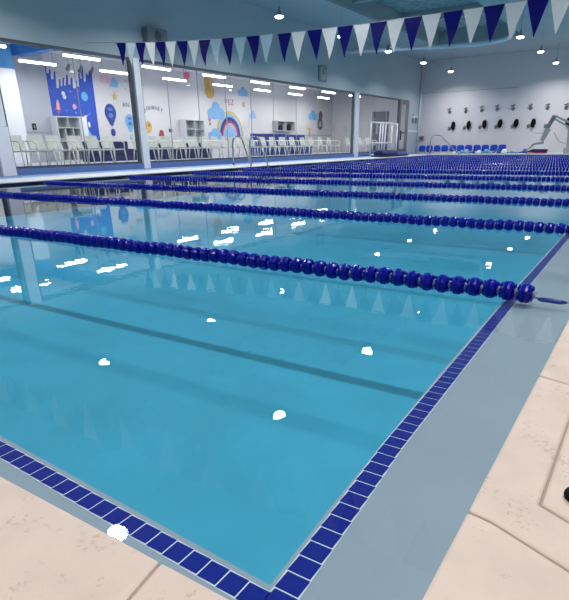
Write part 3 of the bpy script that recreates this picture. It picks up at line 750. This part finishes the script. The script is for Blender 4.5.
# ------------------------------------------------------------------ things on the window wall
c = onx(322, 73.5, XW)
t = thing('wall_clock', 'round grey clock in a square case on the wall above the long windows', 'clock', (XW, c[0], c[1]))
link('case', B(0, 0.06, -0.40, 0.40, -0.36, 0.36), 'grey', t, bevel=0.06)
bm = bmesh.new(); lathe(bm, [(0.06, 0.31), (0.075, 0.30)], 'x', 24); fc = link('face', bm, 'palegrey', t)
link('hands', boxes([(0.076, 0.085, -0.015, 0.015, -0.02, 0.22), (0.076, 0.085, -0.02, 0.14, -0.012, 0.012)]), 'black', fc)
c = onx(152, 37.5, XW)
t = thing('wall_speaker', 'grey box speaker on the wall behind the left end of the pennants', 'speaker', (XW, c[0], c[1]))
link('cabinet', B(0, 0.28, -0.45, 0.45, -0.24, 0.24), 'grey', t, bevel=0.03)
bm = bmesh.new(); lathe(bm, [(0.28, 0.16), (0.29, 0.13)], 'x', 16); link('cone', bm, 'darkframe', t)
for k, px in enumerate((412.3, 415.6)):
    c = onx(px, 120, XW)
    t = thing('wall_dispenser', 'small grey dispenser on the wall right of the glass door, %s of the two' % ('left', 'right')[k], 'dispenser', (XW, c[0], c[1]), 'dispensers beside the glass door')
    link('body', B(0, 0.1, -0.13, 0.13, -0.2, 0.12), 'grey', t, bevel=0.02); link('lid', B(0, 0.11, -0.13, 0.13, 0.12, 0.28), 'white', t, bevel=0.02)
c = onx(413, 115, XW)
tag(link('wall_sensor', B(XW, XW+0.06, c[0]-0.07, c[0]+0.07, c[1]-0.06, c[1]+0.06), 'grey', bevel=0.01), 'small grey sensor above the two wall dispensers', 'sensor')
c = ony(421.5, 138, YF)
t = thing('wall_box', 'grey control box in the far left corner of the pool hall', 'box', (c[0]+0.02, YF, c[1]))
link('cover', B(-0.15, 0.15, -0.1, 0, -0.12, 0.12), 'grey', t, bevel=0.01); link('switch', B(-0.04, 0.04, -0.12, -0.1, -0.04, 0.04), 'black', t)

# ------------------------------------------------------------------ far wall hardware
for k, (hx, hz) in enumerate(((-12.8, 2.86), (-11.7, 2.86), (-10.63, 2.89), (-9.63, 2.91), (-8.63, 2.91), (-7.56, 2.88), (-6.55, 2.85), (-5.48, 2.82))):
    t = thing('wall_bracket', 'grey twin-knob wall bracket, %s from the left in the upper row' % ORD[k], 'bracket', (hx, YF, hz), 'brackets in the upper row on the far wall')
    bm = bmesh.new(); lathe(bm, [(-0.03, 0.10), (0, 0.12)], 'y', 14, c=(0, 0, -0.12)); link('plate', bm, 'grey', t)
    bm = bmesh.new(); tube(bm, [(-0.03, -0.02, -0.12), (0.0, -0.12, 0.0), (0.05, -0.16, 0.16)], [0.05, 0.04, 0.03], 8); link('arm', bm, 'grey', t)
    bm = bmesh.new(); tube(bm, [(-0.12, -0.14, 0.06), (0.12, -0.14, 0.09)], 0.035, 8); link('knob', bm, 'darkframe', t)
for k, (hx, hz) in enumerate(((-12.44, 1.88), (-11.38, 1.90), (-10.33, 1.93), (-9.32, 1.93), (-8.3, 1.92), (-7.25, 1.90), (-5.21, 1.88))):
    t = thing('oval_pad', 'black oval pad on the far wall, %s from the left' % ORD[k], 'pad', (hx, YF, hz), 'black oval pads on the far wall')
    bm = bmesh.new(); prism(bm, [(0.15*math.cos(a), 0.27*math.sin(a)) for a in [i*PI/10 for i in range(20)]], -0.14, -0.05, axis='y'); link('pad', bm, 'black', t, bevel=0.03)
    link('mount', B(-0.05, 0.05, -0.06, 0, -0.3, 0.1), 'grey', t)
for k, (hx, hz) in enumerate(((-12.71, 1.75), (-11.67, 1.75), (-10.62, 1.76), (-9.57, 1.76), (-8.52, 1.75), (-7.53, 1.73), (-6.5, 1.72))):
    t = thing('round_hook', 'small grey round hook in the lower row, %s from the left' % ORD[k], 'hook', (hx, YF, hz), 'round hooks in the lower row on the far wall')
    bm = bmesh.new(); lathe(bm, [(-0.05, 0.07), (-0.02, 0.11), (0, 0.12)], 'y', 14); link('disc', bm, 'grey', t)
    bm = bmesh.new(); tube(bm, [(0, -0.05, 0), (-0.02, -0.12, -0.06), (-0.06, -0.14, -0.14)], 0.025, 8); link('prong', bm, 'darkframe', t)

# blue chairs along the far wall
def make_bluechair():
    t = thing('blue_chair', '', 'chair', (0, 0, 0.12), 'blue chairs along the far wall')
    bm = bmesh.new(); prism(bm, [(-0.23, 0.12), (0.23, 0.12), (0.25, 0.42), (0.2, 0.50), (0.1, 0.53), (-0.1, 0.53), (-0.2, 0.50), (-0.25, 0.42)], 0.20, 0.24, axis='y'); link('backrest', bm, 'chairblue', t, bevel=0.015)
    link('seat', B(-0.24, 0.24, -0.22, 0.20, 0.22, 0.26), 'chairblue', t, bevel=0.015)
    for sx in (-0.2, 0.2):
        for sy in (-0.18, 0.18):
            bm = bmesh.new(); tube(bm, [(sx, sy, 0.225), (sx*1.08, sy*1.1, 0)], 0.014, 6); link('leg', bm, 'palegrey', t)
    return t
bc = make_bluechair(); first = True
for k, hx in enumerate((-14.28, -13.75, -13.2, -12.65, -12.1, -11.55, -11.0, -10.45, -9.9, -9.35, -8.8)):
    lab = 'low blue plastic chair on the far deck, %s from the left' % ORD[k]
    if first: o = bc; o.location = (hx, 39.6, 0.12); o['label'] = lab; first = False
    else: dup(bc, (hx, 39.6, 0.12), random.uniform(-0.08, 0.08), lab)

# grab rail at far pool edge
t = thing('grab_rail', 'bent steel stair rail standing at the far pool edge on the left', 'rail', (-13.15, 38.2, 0.12))
bm = bmesh.new(); tube(bm, [(0.0, 0, 0), (0.0, 0, 0.85), (0.06, 0, 1.05), (0.22, 0, 1.15), (0.55, 0, 1.14), (0.72, 0, 1.05), (1.7, 0, 0.2), (2.0, 0, 0.0)], 0.035, 8); link('tube', bm, 'steel', t)
for s in (0, 2.0):
    bm = bmesh.new(); lathe(bm, [(0, 0.09), (0.03, 0.07)], 'z', 12, c=(s, 0, 0)); link('base_plate', bm, 'steel', t)

# ladder hoops at the left pool edge
for k, y_ in enumerate((17.4, 18.5)):
    t = thing('pool_ladder_rail', 'curved steel ladder handrail at the left pool edge, %s of the pair' % ('nearer', 'farther')[k], 'handrail', (-13.75, y_, 0.12), 'ladder handrails at the left pool edge')
    bm = bmesh.new()
    pr_ = [(0, 0), (0.0, 0.7)] + [(0.25-0.25*math.cos(a), 0.78+0.24*math.sin(a)) for a in [i*PI/8 for i in range(1, 8)]] + [(0.58, 0.62), (0.84, 0.0), (0.86, -0.45)]
    tube(bm, [(a, 0, b) for a, b in pr_], 0.032, 8); link('tube', bm, 'steel', t)
    bm = bmesh.new(); lathe(bm, [(0, 0.08), (0.03, 0.06)], 'z', 12); link('base_plate', bm, 'steel', t)

# white gate frame and blue mats
t = thing('white_platform_rail', 'white tubular guard rail frame with upright bars on the left deck', 'rail', (-14.55, 31.6, 0.12))
L_ = 3.15; Hh = 1.85
def bar(n, *p): bm = bmesh.new(); tube(bm, p, 0.045, 8); link(n, bm, 'white', t)
bar('post', (0, 0, 0), (0, 0, Hh)); bar('post', (0, L_, 0), (0, L_, Hh)); bar('post', (0.35, L_, 0), (0.35, L_, Hh*0.98))
bar('rail', (0, 0, Hh), (0, L_, Hh)); bar('rail', (0, 0, 0.72), (0, L_, 0.72)); bar('rail', (0, L_, Hh*0.97), (0.35, L_, Hh*0.97)); bar('rail', (0, 0, 0.05), (0, L_, 0.05))
for s in (1.25, 1.65, 2.05): bar('upright_bar', (0, s, 0.06), (0, s+0.12, Hh-0.03))
tag(link('pool_mat', B(-13.85, -13.2, 30.2, 34.4, 0.112, 0.21), 'navy', bevel=0.03), 'long flat dark blue mat at the pool edge under the white rail', 'mat')
bm = bmesh.new(); prism(bm, [(-0.35, 0), (0.35, 0), (0.33, 0.12), (0.2, 0.22), (-0.15, 0.24), (-0.33, 0.14)], 30.5, 32.6, axis='y')
for v in bm.verts: v.co.x += -13.5; v.co.z += 0.212
tag(link('folded_cover', bm, 'navy', bevel=0.05), 'folded dark blue cover lying on the flat mat', 'cover')

# ------------------------------------------------------------------ pool lift
t = thing('pool_lift', 'pale grey pool lift with a jointed crane arm on the far deck', 'pool lift', (-4.7, 38.3, 0.12))
def seg(n, a, b, w0, w1, mt='palegrey', d=0.12):
    a = Vector((a[0]+4.7, 0, a[1]-0.12)); b = Vector((b[0]+4.7, 0, b[1]-0.12)); dv = (b-a).normalized(); nn = Vector((-dv.z, 0, dv.x))
    bm = bmesh.new(); P_ = [a+nn*w0, a-nn*w0, b-nn*w1, b+nn*w1]
    prism(bm, [(p_.x, p_.z) for p_ in P_], -d/2, d/2, axis='y'); return link(n, bm, mt, t, bevel=0.015)
seg('column', (-4.7, 0.2), (-4.82, 1.62), 0.07, 0.06); link('base', B(-0.2, 0.2, -0.25, 0.25, 0, 0.3), 'palegrey', t, bevel=0.03)
seg('boom', (-5.75, 2.22), (-4.45, 1.62), 0.05, 0.06); seg('boom', (-5.7, 2.02), (-4.55, 1.42), 0.04, 0.05)
seg('upper_arm', (-5.72, 2.2), (-6.02, 1.5), 0.12, 0.10, 'grey', 0.2); seg('forearm', (-5.96, 1.5), (-6.22, 0.82), 0.15, 0.10, 'palegrey', 0.24)
seg('seat_bar', (-6.1, 0.72), (-6.65, 0.66), 0.07, 0.05); seg('foot_bar', (-6.6, 0.7), (-7.0, 0.26), 0.06, 0.04)
seg('lever', (-6.15, 1.25), (-6.7, 1.28), 0.015, 0.015, 'grey')
bm = bmesh.new(); tube(bm, [(-5.6+4.7, 0, 1.3-0.12), (-5.45+4.7, 0, 0.9), (-5.2+4.7, 0, 0.62), (-4.9+4.7, 0, 0.55)], 0.014, 6); link('cable', bm, 'grey', t)
t = thing('float_board', 'dark blue float board with a red edge lying under the pool lift', 'board', (-6.35, 38.0, 0.12))
bm = bmesh.new(); prism(bm, [(-0.6, 0.10), (0.55, 0.02), (0.6, 0.24), (-0.2, 0.26)], -0.25, 0.25, axis='y'); link('board', bm, 'navy', t, bevel=0.03)
link('red_edge', B(-0.6, 0.55, -0.28, -0.25, 0.0, 0.06), 'red', t)
# small toys and goggles along the far pool edge
random.seed(21)
cc_ = [((225, 230, 238), 'white'), ((90, 160, 210), 'light blue'), ((150, 170, 195), 'grey-blue'), ((40, 80, 170), 'blue')]
spots = [-11.6, -11.2, -10.8, -10.4, -10.0, -9.6, -9.2, -8.8, -8.4, -8.0, -7.6, -7.2]
for k, hx in enumerate(spots):
    col, cn = cc_[k % 4]
    t = thing('pool_toy', 'small %s pool toy on the far edge, %s from the left' % (cn, ORD[k]), 'toy', (hx, 38.65+0.3*(k % 2), 0.12), 'pool toys along the far pool edge')
    r_ = 0.10+0.04*((k*7) % 3)
    bm = bmesh.new(); lathe(bm, [(0, r_*0.8), (r_*0.4, r_), (r_*1.0, r_*0.9), (r_*1.5, r_*0.4)], 'z', 12); link('body', bm, paint(*col), t, smooth=True)
    bm = bmesh.new(); tube(bm, [(r_*0.9, 0, 0.04), (r_*2.2, 0, 0.09), (r_*2.6, 0, 0.16)], [0.03, 0.05, 0.03], 8); link('handle', bm, paint(*cc_[(k+1) % 4][0]), t)

# ------------------------------------------------------------------ black sandal at the right edge of the deck
t = thing('sandal', 'black rounded sandal toe on the stone deck at the right edge', 'sandal', (0.03, 1.112, DZ))
bm = bmesh.new()
out = [(-0.050+0.05*(1-math.cos(a)), 0.026*math.sin(a)) for a in [i*PI/10-PI/2 for i in range(11)]]
sole = [(-0.052, 0.0), (-0.049, 0.012), (-0.040, 0.021), (-0.025, 0.027), (0.0, 0.031), (0.04, 0.03), (0.09, 0.024), (0.14, 0.024), (0.17, 0.015), (0.175, 0), (0.17, -0.015), (0.14, -0.024), (0.09, -0.024), (0.04, -0.030), (0.0, -0.031), (-0.025, -0.027), (-0.040, -0.021), (-0.049, -0.012)]
prism(bm, sole, 0.0, 0.018); link('sole', bm, 'black', t, bevel=0.005)
bm = bmesh.new(); tube(bm, [(0.05, -0.031, 0.012), (0.035, -0.02, 0.035), (0.0, 0, 0.03), (-0.012, 0, 0.018)], 0.004, 6); tube(bm, [(0.05, 0.031, 0.012), (0.035, 0.02, 0.035), (0.0, 0, 0.03)], 0.004, 6); link('strap', bm, 'black', t)
